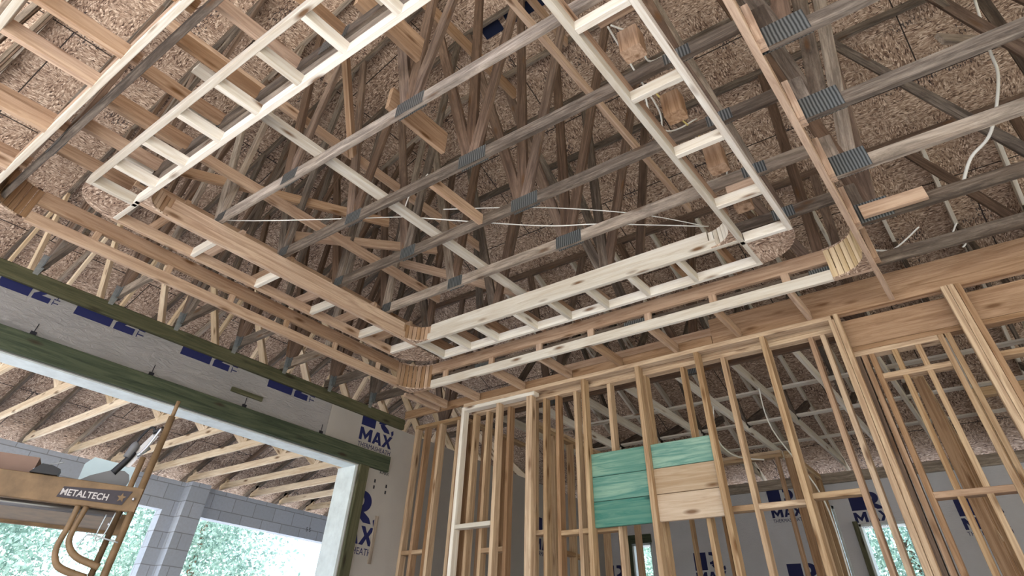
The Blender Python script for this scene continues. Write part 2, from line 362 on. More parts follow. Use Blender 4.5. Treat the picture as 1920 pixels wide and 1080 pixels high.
# ------------------------------------------------------------------ trusses
T_ = .038; D4 = .089
def top_z(x, y): return zroof(x, y) - .016 - D4 / 2
def web_nodes(x):
    return [9.3, 8.2, 7.1, 6.1, 5.1, 4.2, 3.3, 2.45, 1.6, .7, -.3, -1.5, -2.8, -4.2, -5.6]
def truss(x, label, tray=False, low=2.29, mat='dark', ymin=-6.0, flat=False, porch=True, room=True, dz=0.):
    t = thing('roof_truss', label, 'roof truss', (x, 5.65 if room else 8.2, 2.25 if room else 2.13), group='roof trusses')
    rw = random.Random(int(x * 977))
    g = lambda name, A, B, mt=mat, h=D4: stick(name, (x + (rw.uniform(-.0015, .0015) if name == 'web' else 0), A[0], A[1]), (x + (rw.uniform(-.0015, .0015) if name == 'web' else 0), B[0], B[1]), T_ - (rw.uniform(.001, .004) if name == 'web' else 0), h, mt, t, up=(0, 0, 1) if abs(B[0] - A[0]) > .02 else (0, 1, 0))
    # top chords follow the roof from the eave to the hip break, then run flat
    brk = min(x + .3, 10.9)
    ys = [11.0]
    if brk > -.5 + .01: ys += [brk]
    r3b = -1.3 - x if x > -.8 else -.5
    ys += [max(r3b, ymin)] if x > -.8 else [-.5]
    if ys[-1] > ymin + .01: ys.append(ymin)
    if not room: ys = [11.0, 5.6] if brk < 5.6 else [11.0, brk, 5.6]
    for a, b in zip(ys[:-1], ys[1:]):
        if a - b > .05: g('top_chord', (a, top_z(x, a)), (b, top_z(x, b)))
    # porch part
    if porch:
        g('bottom_chord', (10.75, 2.13 + D4 / 2), (5.93, 2.13 + D4 / 2), 'lanai')
        g('heel_block', (10.6, 2.13 + D4), (10.6, top_z(x, 10.6)), 'lanai')
        for (yb, yt) in ((8.2, 9.2), (8.2, 7.2), (5.95, 7.1)):
            g('web', (yb, 2.13 + .07), (yt, top_z(x, yt) - .03), 'lanai')
    if room:
        zl = low + D4 / 2; zt2 = 2.52 + D4 / 2
        nodes = []
        if tray:
            g('bottom_chord', (5.75, zl), (4.93, zl)); g('bottom_chord', (4.20, zt2), (.04, zt2), mat); g('bottom_chord', (.06, zl - (.0 if x < 4 else 0)), (ymin, zl))
            g('post', (4.98, zl + .04), (4.98, top_z(x, 4.98) - .02))
            nodes = [(5.62, zl, (6.1, 5.45, 4.85, 4.3)), (4.18, zt2, (4.9, 4.2)), (3.28, zt2, (4.0, 2.95)), (2.04, zt2, (2.95, 2.12, 1.45)), (.50, zt2, (.95,)), (-.02, zl, (.25, -.6)), (-1.5, zl, (-.9, -2.2)), (-3.1, zl, (-2.6, -3.6))]
            if x < 1: nodes = [n for n in nodes if n[0] not in (2.04, 3.28)]
            pl = [(5.60, zl, .12, .10), (4.15, zt2, .12, .09), (3.25, zt2, .17, .10), (2.02, zt2, .24, .11), (.50, zt2, .16, .09), (-.02, zl + .03, .26, .15), (-1.5, zl, .24, .11), (-3.1, zl, .2, .1)]
            g('post', (.03, zl - .03), (.03, zt2 + .05), h=.089)
        else:
            g('bottom_chord', (5.75, zl), (ymin, zl))
            nodes = [(5.62, zl, (6.1, 5.45, 4.85)), (3.9, zl, (4.3, 3.4)), (2.1, zl, (2.9, 1.7)), (.45, zl, (1.3, .3)), (-1.3, zl, (-.5, -1.6)), (-3.1, zl, (-2.2, -3.6))]
            if x < 1: nodes = [nodes[0], nodes[1], (.45, zl, (.9,))]
            pl = [(5.60, zl, .12, .1)] + [(n[0], zl, .22, .1) for n in nodes[1:]]
        rr = random.Random(int(x * 1000))
        for yb, zb, tops in nodes:
            for yt in tops:
                if yt < ymin: continue
                yt2 = yt + rr.uniform(-.12, .12)
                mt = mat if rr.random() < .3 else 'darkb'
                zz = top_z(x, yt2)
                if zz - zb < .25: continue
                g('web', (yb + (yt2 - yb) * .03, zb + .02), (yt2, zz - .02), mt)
        for yp, zp, a, b in pl:
            vs = []; fs = []
            for s in (-1, 1):
                xo = s * (T_ / 2 + .0012); n = len(vs)
                vs += [(-a / 2, xo - .001, -b / 2), (a / 2, xo - .001, -b / 2), (a / 2, xo + .001, -b / 2), (-a / 2, xo + .001, -b / 2), (-a / 2, xo - .001, b / 2), (a / 2, xo - .001, b / 2), (a / 2, xo + .001, b / 2), (-a / 2, xo + .001, b / 2)]
                fs += [tuple(n + q for q in f) for f in ((3, 2, 1, 0), (4, 5, 6, 7), (0, 1, 5, 4), (1, 2, 6, 5), (2, 3, 7, 6), (3, 0, 4, 7))]
            link('nail_plate', mesh('nail_plate', vs, fs, 'plate'), Matrix.Translation((x, yp, zp)) @ Matrix.Rotation(math.pi / 2, 4, 'Z'), t)
    return t
TX = [-.34, .27, .865, 1.475, 2.085, 2.695, 3.305, 3.915, 4.525]
TL = ['weathered roof truss outside the tray, farthest of all from the stud wall',
      'weathered roof truss running along the near edge of the tray opening',
      'weathered roof truss mostly hidden above the pale ladder framing at upper left',
      'weathered roof truss crossing the open tray nearest the upper left ladder framing',
      'second weathered roof truss crossing the open tray, counted from the upper left',
      'third weathered roof truss crossing the open tray, counted from the upper left',
      'fourth weathered roof truss crossing the open tray, counted from the upper left',
      'dark weathered roof truss directly above the white inner board facing the stud wall',
      'weathered roof truss over the outer soffit board, next to the stud-wall beam']
for i, x in enumerate(TX):
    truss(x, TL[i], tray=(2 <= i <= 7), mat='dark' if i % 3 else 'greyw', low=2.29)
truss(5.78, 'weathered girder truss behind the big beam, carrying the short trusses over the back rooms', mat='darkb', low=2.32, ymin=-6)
for i, x in enumerate((5.135,)):
    truss(x + .05, 'roof truss of the porch sitting above the end of the big beam', room=False, low=2.5)
for i, x in enumerate((6.39, 7.0, 7.61, 8.22)):
    truss(x, 'porch roof truss, %s of the four beyond the corner of the foam-clad wall' % ('first', 'second', 'third', 'fourth')[i], room=False)

# short trusses over the back rooms, running towards the far wall
JL = ['pale short truss over the back rooms, %s one counted from the porch side' % s for s in ('first', 'second', 'third', 'fourth', 'fifth', 'sixth', 'seventh', 'eighth', 'ninth', 'tenth', 'eleventh')]
for i in range(11):
    y = 4.76 - .61 * i
    t = thing('jack_truss', JL[i], 'roof truss', (10.0, y, 2.3), group='short trusses over the back rooms')
    g = lambda name, A, B, mt='pale': stick(name, (A[0], y, A[1]), (B[0], y, B[1]), T_, D4, mt, t, up=(0, 0, 1) if abs(B[0] - A[0]) > .02 else (1, 0, 0))
    zl = 2.33 + D4 / 2
    g('bottom_chord', (5.81, zl), (10.05, zl)); 
    ztj = lambda xx: r2(xx) - .016 - D4 / 2
    g('top_chord', (5.81, ztj(5.81)), (10.85, ztj(10.85)))
    for a, b in ((5.9, 6.9), (7.9, 6.9), (7.9, 8.9)):
        if abs(a - b) < .1: continue
        g('web', (a, zl + .03), (b, ztj(b) - .02), 'dark')
b_ = 'flat pale 1x4 brace nailed across the short trusses, %s'
for x, nm in ((6.9, 'nearest the girder'), (7.9, 'the middle one'), (8.9, 'nearest the far wall')):
    box('lateral_brace', x, x + .089, -2.0, 4.9, 2.33 + D4 + .002, 2.33 + D4 + .021, 'pale', label=b_ % nm, cat='brace', group='braces over the back rooms')

# ------------------------------------------------------------------ braces and blocks lying over the tray
box('lateral_brace', .50, 4.02, 2.90, 2.985, 2.611, 2.649, 'pale', label='long flat pale board lying across the raised truss chords in the middle of the tray', cat='brace')
box('blocking', 2.105, 2.675, 2.42, 2.458, 2.52, 2.609, 'pine', label='short light pine block nailed between the second and third tray chords', cat='wood block')
box('blocking', .889, 1.455, 2.02, 2.058, 3.0, 3.24, 'amber', label='wide golden pine block between the webs of the first tray trusses', cat='wood block')
for k, (y, z, xa, xb, lab) in enumerate(((2.30, 2.75, 1.495, 2.065, 'wide tan block with bright lower edge beside the first open tray chord'),
                                      (4.05, 2.86, .30, 3.90, 'long pine brace nailed across the truss webs near the porch side of the tray'),
                                      (3.55, 3.35, .30, 3.95, 'upper pine brace nailed across the truss webs, higher than the others'),
                                      (1.35, 3.3, 1.2, 4.5, 'long pine brace across the truss webs near the ridge gap'),
                                      (4.62, 2.75, .9, 5.0, 'low pine brace across the webs just above the left soffit'))):
    box('web_brace', xa, xb, y, y + .038, z, z + .089 if k else z + .2, 'pine', label=lab, cat='brace')
stick('diagonal_brace', (1.03, 2.32, 2.63), (1.22, 2.75, 3.3), .038, .089, 'pine', label='short slanting pine board rising beside the pale ladder framing', cat='brace')
stick('diagonal_brace', (1.66, 2.84, 2.70), (1.12, 2.42, 3.05), .038, .089, 'pine', label='slanting pine board whose foot rests near the first open tray chord', cat='brace')
for k, (a, b, lab) in enumerate((((1.0, 4.6, 3.0), (2.9, 3.9, 3.25), 'crooked pine diagonal brace behind the webs at the porch side of the tray'),
                             ((2.2, 4.3, 2.85), (3.6, 3.9, 3.3), 'second crooked pine diagonal brace behind the webs, closer to the stud wall'),
                             ((3.4, 4.5, 3.3), (4.4, 3.2, 2.9), 'pine diagonal brace behind the webs at the far tray corner'),
                             ((3.6, -.9, 3.3), (4.6, -1.8, 3.6), 'pale diagonal brace high above the right-hand truss chords'),
                             ((2.6, -.5, 3.9), (4.6, -1.5, 3.9), 'pale long diagonal brace under the roof at upper right'))):
    stick('diagonal_brace', a, b, .038, .089, 'pine' if k < 3 else 'greyw', label=lab, cat='brace')
# roof blocking next to the ridge gap
box('roof_blocking', 2.1, 3.2, 1.86, 1.90, 4.95, 5.10, 'amber', label='golden pine board under the roof beside the dark ridge gap', cat='wood block')
box('roof_blocking', 1.75, 3.2, 2.56, 2.60, 4.55, 4.70, 'amber', label='second golden pine board under the roof, farther from the ridge gap end', cat='wood block')

# ------------------------------------------------------------------ tray: outer soffit frame (Z0 = 2.25)
def arc(cx, cy, r, a0, a1, n):
    return [(cx + r * math.cos(math.radians(a0 + (a1 - a0) * i / n)), cy + r * math.sin(math.radians(a0 + (a1 - a0) * i / n))) for i in range(n + 1)]
FR = thing('outer_soffit_frame', 'outer pine soffit frame of the tray ceiling with slatted round corners', 'ceiling frame', (4.47, 0.13, 2.25))
XN, XF, YR, YL = .20, 4.47, .135, 4.88      # room side faces
zA = (2.25, 2.334); zB = (2.40, 2.51)
RC = .27
def fb(*a, mat='pine'): return box('fascia_board', *a, mat, FR)
# far side (stud wall)
fb(XF, XF + .038, YR + RC, YL - RC, *zA, mat='pale'); fb(XF, XF + .038, YR + RC - .04, YL - RC + .04, *zB)
# left side (porch)
fb(XN + RC, 5.05, YL, YL + .038, *zA); fb(XN + RC, XF - RC, YL, YL + .038, *zB)
# near side
fb(XN - .038, XN, YR, YL + .038, *zA, mat='pale'); fb(XN - .038, XN, YR + RC, YL - RC, *zB, mat='pine')
# right side
fb(XN - .038, 5.05, YR - .038, YR, *zA); fb(XN + RC, XF - RC, YR - .038, YR, *zB)
fb(XF, XF + .038, YR, YR + RC, *zA, mat='pine'); fb(XF, XF + .038, YL - RC, YL + .038, *zA, mat='pine')
# corners
for (cx, cy, a0, mt) in ((XF - RC, YR + RC, -90, 'slat'), (XF - RC, YL - RC, 0, 'amber'), (XN + RC, YL - RC, 90, 'amber'), (XN + RC, YR + RC, 180, 'slat')):
    sx = 1 if a0 in (-90, 0) else -1; sy = -1 if a0 in (-90, 180) else 1
    for z0_ in (2.2505, 2.498):
        poly = arc(cx, cy, RC - .006, a0, a0 + 90, 12)
        corner = (cx + sx * (RC + .036), cy + sy * (RC + .036))
        prism('corner_panel', poly + [corner], z0_, z0_ + .012, 'osb_piece', FR)
    ns = 9
    for i in range(ns):
        a = math.radians(a0 + 90 * (i + .5) / ns); ca, sa = math.cos(a), math.sin(a)
        A = (cx + (RC + .006) * ca, cy + (RC + .006) * sa, 2.262); B = (A[0], A[1], 2.498)
        stick('corner_slat', A, B, .040, .018, mt, FR, up=(ca, sa, 0))
# joists of the outer frame
for y in (.73, 1.34, 1.95, 2.55, 3.15, 3.76, 4.41, 5.03):
    box('joist', XF + .038 if y < 4.9 else XF + .04, 5.085, y, y + .038, 2.25, 2.339, 'pine', FR)
    if y < 4.6: box('stud_block', XF + .004, XF + .03, y - .03, y + .035, 2.334, 2.40, 'pine', FR)
for x in (.9, 1.5, 2.1, 2.7, 3.3, 3.9): box('stud_block', x, x + .05, YL + .004, YL + .03, 2.334, 2.40, 'pine', FR)
for y in (.35, .95, 1.55, 2.16, 2.76, 3.10 + .0, 3.72, 4.33, 4.94, 5.55): box('joist', -.29, XN - .038, y, y + .038, 2.25, 2.339, 'pine', FR)
for y in (.95, 1.55, 2.16, 2.76, 3.72, 4.33): box('joist', -.29, .25, y + .2, y + .238, 2.42, 2.51, 'amber', FR)
box('ledger', -.328, -.29, .2, 5.62, 2.25, 2.339, 'pale', FR)
for x in (.8, 1.4, 2.0, 2.65, 3.25, 3.87, 4.4): box('hanger', x, x + .089, YR - .076, YR - .038, 2.29, 2.60, 'pine', FR)
# upper joists seen through and beside the ladder frame
UF = thing('upper_joist_set', 'row of pine joists on edge above the near ladder framing, between the first two trusses', 'joists', (.29, 1.15, 2.55))
for i in range(9):
    y = 1.13 + .405 * i; box('joist', .29, .845, y, y + .038, 2.545, 2.634, 'pine' if i % 2 else 'amber', UF)
    if i % 2: box('nailer', .62, .84, y + .045, y + .083, 2.53, 2.60, 'pale', UF)
UG = thing('upper_joist_set', 'row of pine joists above the far ladder framing, between white board and outer soffit', 'joists', (4.1, 1.1, 2.5))
for i in range(9):
    y = 1.05 + .405 * i; box('joist', 3.94, 4.50, y, y + .038, 2.52, 2.61, 'pine' if i % 2 else 'amber', UG)
UH = thing('upper_joist_set', 'row of pine joists above the left ladder framing, towards the porch side', 'joists', (1.1, 4.6, 2.5))
for i in range(6):
    x = 1.2 + .5 * i; box('joist', x, x + .038, 4.24, 4.9, 2.53, 2.619, 'pine', UH)

# ladder frame (Zm = 2.355)
LF = thing('ladder_soffit_frame', 'pale ladder-like inner soffit frame hanging round the open middle of the tray', 'ceiling frame', (3.75, .5, 2.355))
z0, z1 = 2.355, 2.43
def rail(*a, mat='pale'): return box('rail', *a, z0, z1, mat, LF)
def rung(*a, mat='pale'): return box('rung', *a, z0, z1, mat, LF)
rail(.555, .593, .50, 4.23); rail(.867, .905, .50, 4.18)
rail(.593, .905, 4.19, 4.23)
for y in (.67, 1.07, 1.45, 1.86, 2.25, 2.65, 3.06, 3.48, 3.87): rung(.593, .867, y, y + .038)
rail(.905, 3.81, .805, .843); rail(.905, 3.81, .466, .504)
for x in (1.46, 2.05, 2.62, 3.26, 3.77): rung(x, x + .038, .504, .805)
rail(3.73, 3.77, .843, 4.14, mat='pale'); rail(4.12, 4.16, .80, 4.14, mat='pale')
for y in (.80, 1.31, 1.74, 2.14, 2.53, 2.91, 3.38, 3.74, 4.10): rung(3.77, 4.12, y, y + .038)
rail(.874, 3.77, 4.14, 4.18, mat='pine'); rail(.874, 3.77, 4.507, 4.545, mat='pine')
for x in (.874, 1.50, 2.10, 2.70, 3.30, 3.735): rung(x, x + .038, 4.18, 4.507)
# boards on edge above the rails (the raised inner step)
box('riser_board', 3.733, 3.771, 1.05, 3.95, 2.431, 2.515, 'pale', LF)
box('riser_board', 1.1, 3.55, 4.142, 4.18, 2.431, 2.515, 'pine', LF)
box('riser_board', .867, .905, 1.05, 3.92, 2.431, 2.515, 'greyw', LF)
box('riser_board', 1.1, 3.55, .805, .843, 2.431, 2.515, 'pine', LF)
# quarter round osb panels on the outside corners
for (cx, cy, a0, r) in ((3.81, .80, -90, .335), (3.77, 4.18, 0, .365), (.874, 4.23, 90, .315), (.905, .80, 180, .33)):
    prism('corner_panel', [(cx, cy)] + arc(cx, cy, r, a0, a0 + 90, 14), 2.357, 2.369, 'osb_piece', LF)
RI = .20
for (cx, cy, a0, mt) in ((3.73 - RI, .843 + RI, -90, 'pale'), (3.73 - RI, 4.14 - RI, 0, 'amber'), (.905 + RI, 4.14 - RI, 90, 'pine')):
    sx = 1 if a0 in (-90, 0) else -1; sy = -1 if a0 in (-90, 180) else 1
    prism('corner_panel', arc(cx, cy, RI, a0, a0 + 90, 10) + [(cx + sx * RI, cy + sy * RI)], 2.357, 2.369, 'osb_piece', LF)
    for i in range(8):
        a = math.radians(a0 + 90 * (i + .5) / 8); ca, sa = math.cos(a), math.sin(a)
        stick('corner_slat', (cx + (RI + .012) * ca, cy + (RI + .012) * sa, 2.370), (cx + (RI + .012) * ca, cy + (RI + .012) * sa, 2.50), .036, .016, mt, LF, up=(ca, sa, 0))
for (x, y, lab) in ((1.78, .60, 'nearest the camera'), (2.35, .62, 'second'), (2.95, .60, 'with a reddish face in the middle'), (3.45, .62, 'nearest the round corner')):
    box('hanger_block', x, x + .10, y, y + .12, 2.44, 2.62, 'amber', LF)
for x in (1.55, 2.12, 3.3): box('scrap_block', x, x + .038, .52, .72, 2.44, 2.52, 'pine', LF)

# ------------------------------------------------------------------ big beam
BM = thing('ceiling_beam', 'long golden glued timber beam with knots lying on top of the double stud wall', 'beam', (5.14, 2, 2.27))
box('ply', 5.10, 5.138, -7, 1.62, 2.262, 2.50, 'amber', BM)
box('ply', 5.139, 5.177, -7, 3.3, 2.262, 2.44, 'pine', BM)
box('ply', 5.10, 5.138, 1.625, 5.64, 2.262, 2.35, 'amber', BM)
box('scrap_board', 3.845, 3.883, -.36, .03, 2.305, 2.394, 'pine', label='short light board with knots fixed beside a truss chord right of the outer soffit', cat='board')

# ------------------------------------------------------------------ stud walls
FW = thing('stud_wall', 'front layer of the tall pine stud wall under the beam, studs two feet apart', 'wall frame', (5.09, 2.6, -H))
x0, x1 = 5.05, 5.139
box('top_plate', x0, x1, .59, 5.0 - .38, 2.212, 2.25, 'stud', FW)
box('top_plate', x0 + .002, x1 + .005, 3.62, 4.62, 2.173, 2.211, 'pale', FW)
for y in (.575, 1.154, 1.765, 2.375, 2.99, 3.65, 4.09, 4.60):
    wd = .072 if y == 3.65 else .044
    box('stud', x0, x1, y, y + wd, -H, 2.211 if y < 3.6 or y == 4.60 else 2.172, 'stud' if y != 4.60 else 'pale', FW)
box('stud', x0, x1, .535, .572, -H, 2.25, 'stud', FW)
box('bottom_plate', x0, x1, .535, 4.64, -H, -H + .038, 'stud', FW)
box('blocking', x0, x1, 4.134, 4.60, 1.05, 1.088, 'pale', FW)
box('blocking', x0, x1, 3.722, 4.09, .30, .338, 'stud', FW)
RWf = thing('stud_wall', 'rear layer of the tall stud wall, closer spaced studs just behind the front layer', 'wall frame', (5.25, 2.2, -H))
x0, x1 = 5.20, 5.289
box('top_plate', x0, x1, .56, 4.62, 2.21, 2.248, 'stud', RWf); box('top_plate', x0, x1, .56, 4.62, 2.171, 2.209, 'stud', RWf)
for y in (4.55, 4.36, 4.05, 3.72, 3.57, 3.41, 3.18, 2.78, 2.38, 1.98, 1.58, 1.175, .80, .70):
    box('stud', x0, x1, y, y + .040, -H, 2.17, 'stud' if int(y * 10) % 2 else 'amber', RWf)
for ya, yb, z in ((3.22, 3.41, .98), (2.82, 3.18, .98), (1.62, 1.98, 1.03), (1.215, 1.58, 1.03), (.84, 1.175, 1.06), (3.61, 3.72, 1.0), (4.09, 4.36, .90)):
    box('blocking', x0, x1, ya, yb, z - .038, z, 'stud', RWf)
box('bottom_plate', x0, x1, .56, 4.62, -H, -H + .038, 'stud', RWf)
OP = thing('stud_wall', 'brown opening frame right of the stud wall with a thick header and a crossbar', 'wall frame', (5.25, .1, -H))
box('header', 5.20, 5.238, -6, .60, 2.02, 2.24, 'amber', OP); box('header', 5.241, 5.289, -6, .60, 2.02, 2.24, 'darkb', OP)
box('header_plate', 5.20, 5.289, -6, .60, 1.98, 2.018, 'amber', OP)
for y in (.555, .51, .46, .405): box('stud', 5.20, 5.289, y, y + .039, -H, 1.978, 'amber' if y != .51 else 'darkb', OP)
for y in (.24, .075): box('stud', 5.205, 5.285, y, y + .040, -H, 1.978, 'stud', OP)
for y in (-.09, -.14, -.26): box('stud', 5.20, 5.289, y, y + .039, -H, 1.978, 'stud', OP)
for y in (-.75, -1.16, -1.56): box('stud', 5.20, 5.289, y, y + .039, -H, 1.978, 'stud', OP)
box('crossbar', 5.20, 5.289, -.05, .405, 1.745, 1.783, 'stud', OP)
box('crossbar', 5.20, 5.289, -1.9, -.30, 1.745, 1.783, 'stud', OP)
box('crossbar', 5.20, 5.289, -.05, .405, .955, .993, 'amber', OP); box('crossbar', 5.20, 5.289, -1.9, -.30, .955, .993, 'amber', OP)
box('trimmer', 5.195, 5.29, -.05, .60, 1.94, 1.978, 'stud', OP)
PO = thing('timber_post', 'thick pale pine post of two studs under the beam at the right of the picture', 'post', (5.1, -.28, -H))
box('stud', 5.045, 5.185, -.262, -.218, -H, 2.26, 'stud', PO); box('stud', 5.045, 5.185, -.306, -.264, -H, 2.26, 'stud', PO); box('stud', 5.05, 5.18, -.350, -.308, -H, 2.26, 'amber', PO)
# corner wall
CW = thing('stud_wall', 'short golden stud wall with a return, standing in the corner against the foam-clad wall', 'wall frame', (5.4, 5.3, -H))
box('top_plate', 5.32, 5.409, 4.86, 5.648, 2.20, 2.238, 'stud', CW); box('top_plate', 5.41, 6.6, 4.86, 4.949, 2.20, 2.238, 'stud', CW)
for y, mt in ((5.605, 'stud'), (5.44, 'amber'), (5.24, 'amber'), (5.195, 'stud'), (4.905, 'stud'), (4.86, 'amber')): box('stud', 5.32, 5.409, y, y + .042, -H, 2.199, mt, CW)
for x in (5.50, 5.80, 6.2): box('stud', x, x + .042, 4.86, 4.949, -H, 2.199, 'amber', CW)
box('blocking', 5.32, 5.409, 5.282, 5.44, .92, .958, 'stud', CW); box('blocking', 5.32, 5.409, 5.482, 5.605, .92, .958, 'stud', CW)
box('bottom_plate', 5.32, 5.409, 4.86, 5.648, -H, -H + .038, 'stud', CW)
# inner partitions of the back rooms
def wall_y(x, ya, yb, label, studs, zt=2.24, hor=()):
    t = thing('stud_wall', label, 'wall frame', (x, (ya + yb) / 2, -H))
    box('top_plate', x, x + .089, ya, yb, zt - .038, zt, 'stud', t); box('top_plate', x, x + .089, ya, yb, zt - .077, zt - .039, 'stud', t)
    for y in studs: box('stud', x, x + .089, y, y + .039, -H, zt - .078, 'stud' if int(y * 10) % 2 else 'amber', t)
    for a, b, z in hor: box('blocking', x, x + .089, a, b, z, z + .038, 'stud', t)
    box('bottom_plate', x, x + .089, ya, yb, -H, -H + .038, 'stud', t)
    return t
def wall_x(y, xa, xb, label, studs, zt=2.24, hor=()):
    t = thing('stud_wall', label, 'wall frame', ((xa + xb) / 2, y, -H))
    box('top_plate', xa, xb, y, y + .089, zt - .038, zt, 'stud', t); box('top_plate', xa, xb, y, y + .089, zt - .077, zt - .039, 'stud', t)
    for x in studs: box('stud', x, x + .039, y, y + .089, -H, zt - .078, 'stud' if int(x * 10) % 2 else 'amber', t)
    for a, b, z in hor: box('blocking', a, b, y, y + .089, z, z + .038, 'stud', t)
    box('bottom_plate', xa, xb, y, y + .089, -H, -H + .038, 'stud', t)
    return t
wall_x(4.20, 5.9, 8.4, 'back-room stud partition running away behind the left end of the stud wall', [5.9, 6.3, 6.7, 7.1, 7.5, 7.9, 8.36], hor=((6.34, 6.7, 1.0), (6.74, 7.1, 1.0)))
wall_x(2.05, 8.6, 9.95, 'back-room stud partition meeting the far foam-clad wall between two windows', [8.6, 8.66, 9.1, 9.5, 9.9])
wall_y(8.5, 2.15, 4.0, 'back-room stud partition parallel to the far wall, seen behind the dyed boards', [2.2, 2.6, 3.0, 3.05, 3.5, 3.96])
wall_x(.20, 6.6, 9.9, 'back-room stud partition running away behind the opening frame at right', [6.6, 6.66, 7.0, 7.4, 7.8, 8.2, 8.6, 9.0, 9.5], hor=((6.7, 7.0, 1.0), (7.04, 7.4, 1.0)))
wall_y(7.4, -2.2, -.1, 'back-room stud partition at the far right edge of the view', [-2.1, -1.7, -1.3, -.9, -.5, -.14], hor=((-1.66, -1.3, .9), (-1.26, -.9, .9)))
stick('diagonal_brace', (6.4, -.35, 1.2), (6.4, -1.6, .5), .038, .089, 'stud', label='sloping pine brace low at the right edge behind the thick post', cat='brace')

# ------------------------------------------------------------------ boards nailed between the studs
def board_at(ya, yb, za, zb, mt, lab, grp):
    o = box('backing_board', 5.10, 5.137, ya, yb, za, zb, mt, label=lab, cat='board', group=grp); return o
bl = [(3.034 - .0, 2.42)]
for i, nm in enumerate(('bottom', 'middle', 'top')):
    z = .955 + .192 * i
    board_at(2.421, 2.988, z, z + .188, 'teal', 'teal dyed wide board, %s of three stacked in the left stud bay' % nm, 'dyed boards in the left bay')
for i, (nm, mt) in enumerate((('bare pine wide board, bottom one in the right bay beside the teal boards', 'bare'), ('bare pine wide board, middle one in the right bay beside the teal boards', 'bare'), ('teal dyed wide board, top one in the right bay above the bare pine boards', 'teal'))):
    z = .955 + .192 * i
    board_at(1.811, 2.373, z, z + .188, mt, nm, 'boards in the right bay')

# ------------------------------------------------------------------ left wall
LW = multi_slab('wall_left', [(-4.9, -2.0, 5.65, 5.85, -H, 2.13), (-2.0, 4.0, 5.65, 5.85, 1.64, 2.13)], 'foam', kind='structure')
LW2 = multi_slab('wall_left', [(4.003, 4.53, 5.65, 5.85, 1.64, 2.13), (4.53, 9.99, 5.65, 5.85, -H, 2.13)], 'foam2', kind='structure')
slab('trim_2', -2.0, 4.55, 5.655, 5.87, 1.628, 1.6395, 'white', kind='structure')
slab('trim_3', 4.50, 4.529, 5.655, 5.95, -H, 1.628, 'white', kind='structure')
box('wall_plate', -4.9, 5.09, 5.61, 5.86, 2.132, 2.245, 'treated', label='long green treated plate capping the foam-clad wall under the trusses', cat='wall plate')
box('door_header', -2.1, 4.95, 5.605, 5.649, 1.645, 1.80, 'treated2', label='long green treated board over the wide porch opening', cat='header board')
box('jamb_board', 4.535, 4.665, 5.61, 5.649, -H, 1.643, 'treated', label='upright green treated board framing the right side of the porch opening', cat='jamb board')
# small fixings
for i, (x, lab) in enumerate(((1.07, 'black tie on the foam wall near the left picture edge'), (2.04, 'black tie on the foam wall above the green header, second from left'), (2.99, 'black tie on the foam wall below the wooden scrap'), (3.94, 'black tie on the foam wall close to the panel joint'))):
    tie = thing('wall_tie', lab, 'fixing', (x, 5.648, 1.81), group='ties along the green header')
    box('plate', x - .022, x + .022, 5.640, 5.649, 1.803, 1.835, 'ink2', tie); box('tail', x - .003, x + .003, 5.644, 5.649, 1.836, 1.90, 'ink2', tie)
box('wood_scrap', 2.80, 3.15, 5.628, 5.649, 1.905, 1.945, 'treated', label='small olive wood scrap nailed flat on the foam wall above the header', cat='wood scrap')
box('wood_scrap', 4.90, 4.945, 5.635, 5.649, .80, 1.22, 'greyw', label='thin grey upright strip on the foam wall beside the jamb board', cat='wood scrap')

# logos printed on the foam boards
def ell(cx, cy, rx, ry, a0, a1, n=14): return [(cx + rx * math.cos(math.radians(a0 + (a1 - a0) * i / n)), cy + ry * math.sin(math.radians(a0 + (a1 - a0) * i / n))) for i in range(n + 1)]
def clip_obj(o, pt, nrm):
    import bmesh
    inv = (Matrix.Translation((0, 0, -H)) @ WM[o]).inverted(); p = inv @ Vector(pt); n = inv.to_3x3() @ Vector(nrm)
    bm = bmesh.new(); bm.from_mesh(o.data)
    bmesh.ops.bisect_plane(bm, geom=bm.verts[:] + bm.edges[:] + bm.faces[:], plane_co=p, plane_no=n, clear_outer=True)
    empty = len(bm.faces) == 0
    bm.to_mesh(o.data); bm.free()
    if empty: WM.pop(o); bpy.data.objects.remove(o)
def logo(P, right, up, s, parent, tail=True, clip=None):
    before = set(WM)
    logo_(P, right, up, s, parent, tail)
    if clip:
        for o in set(WM) - before: clip_obj(o, *clip)
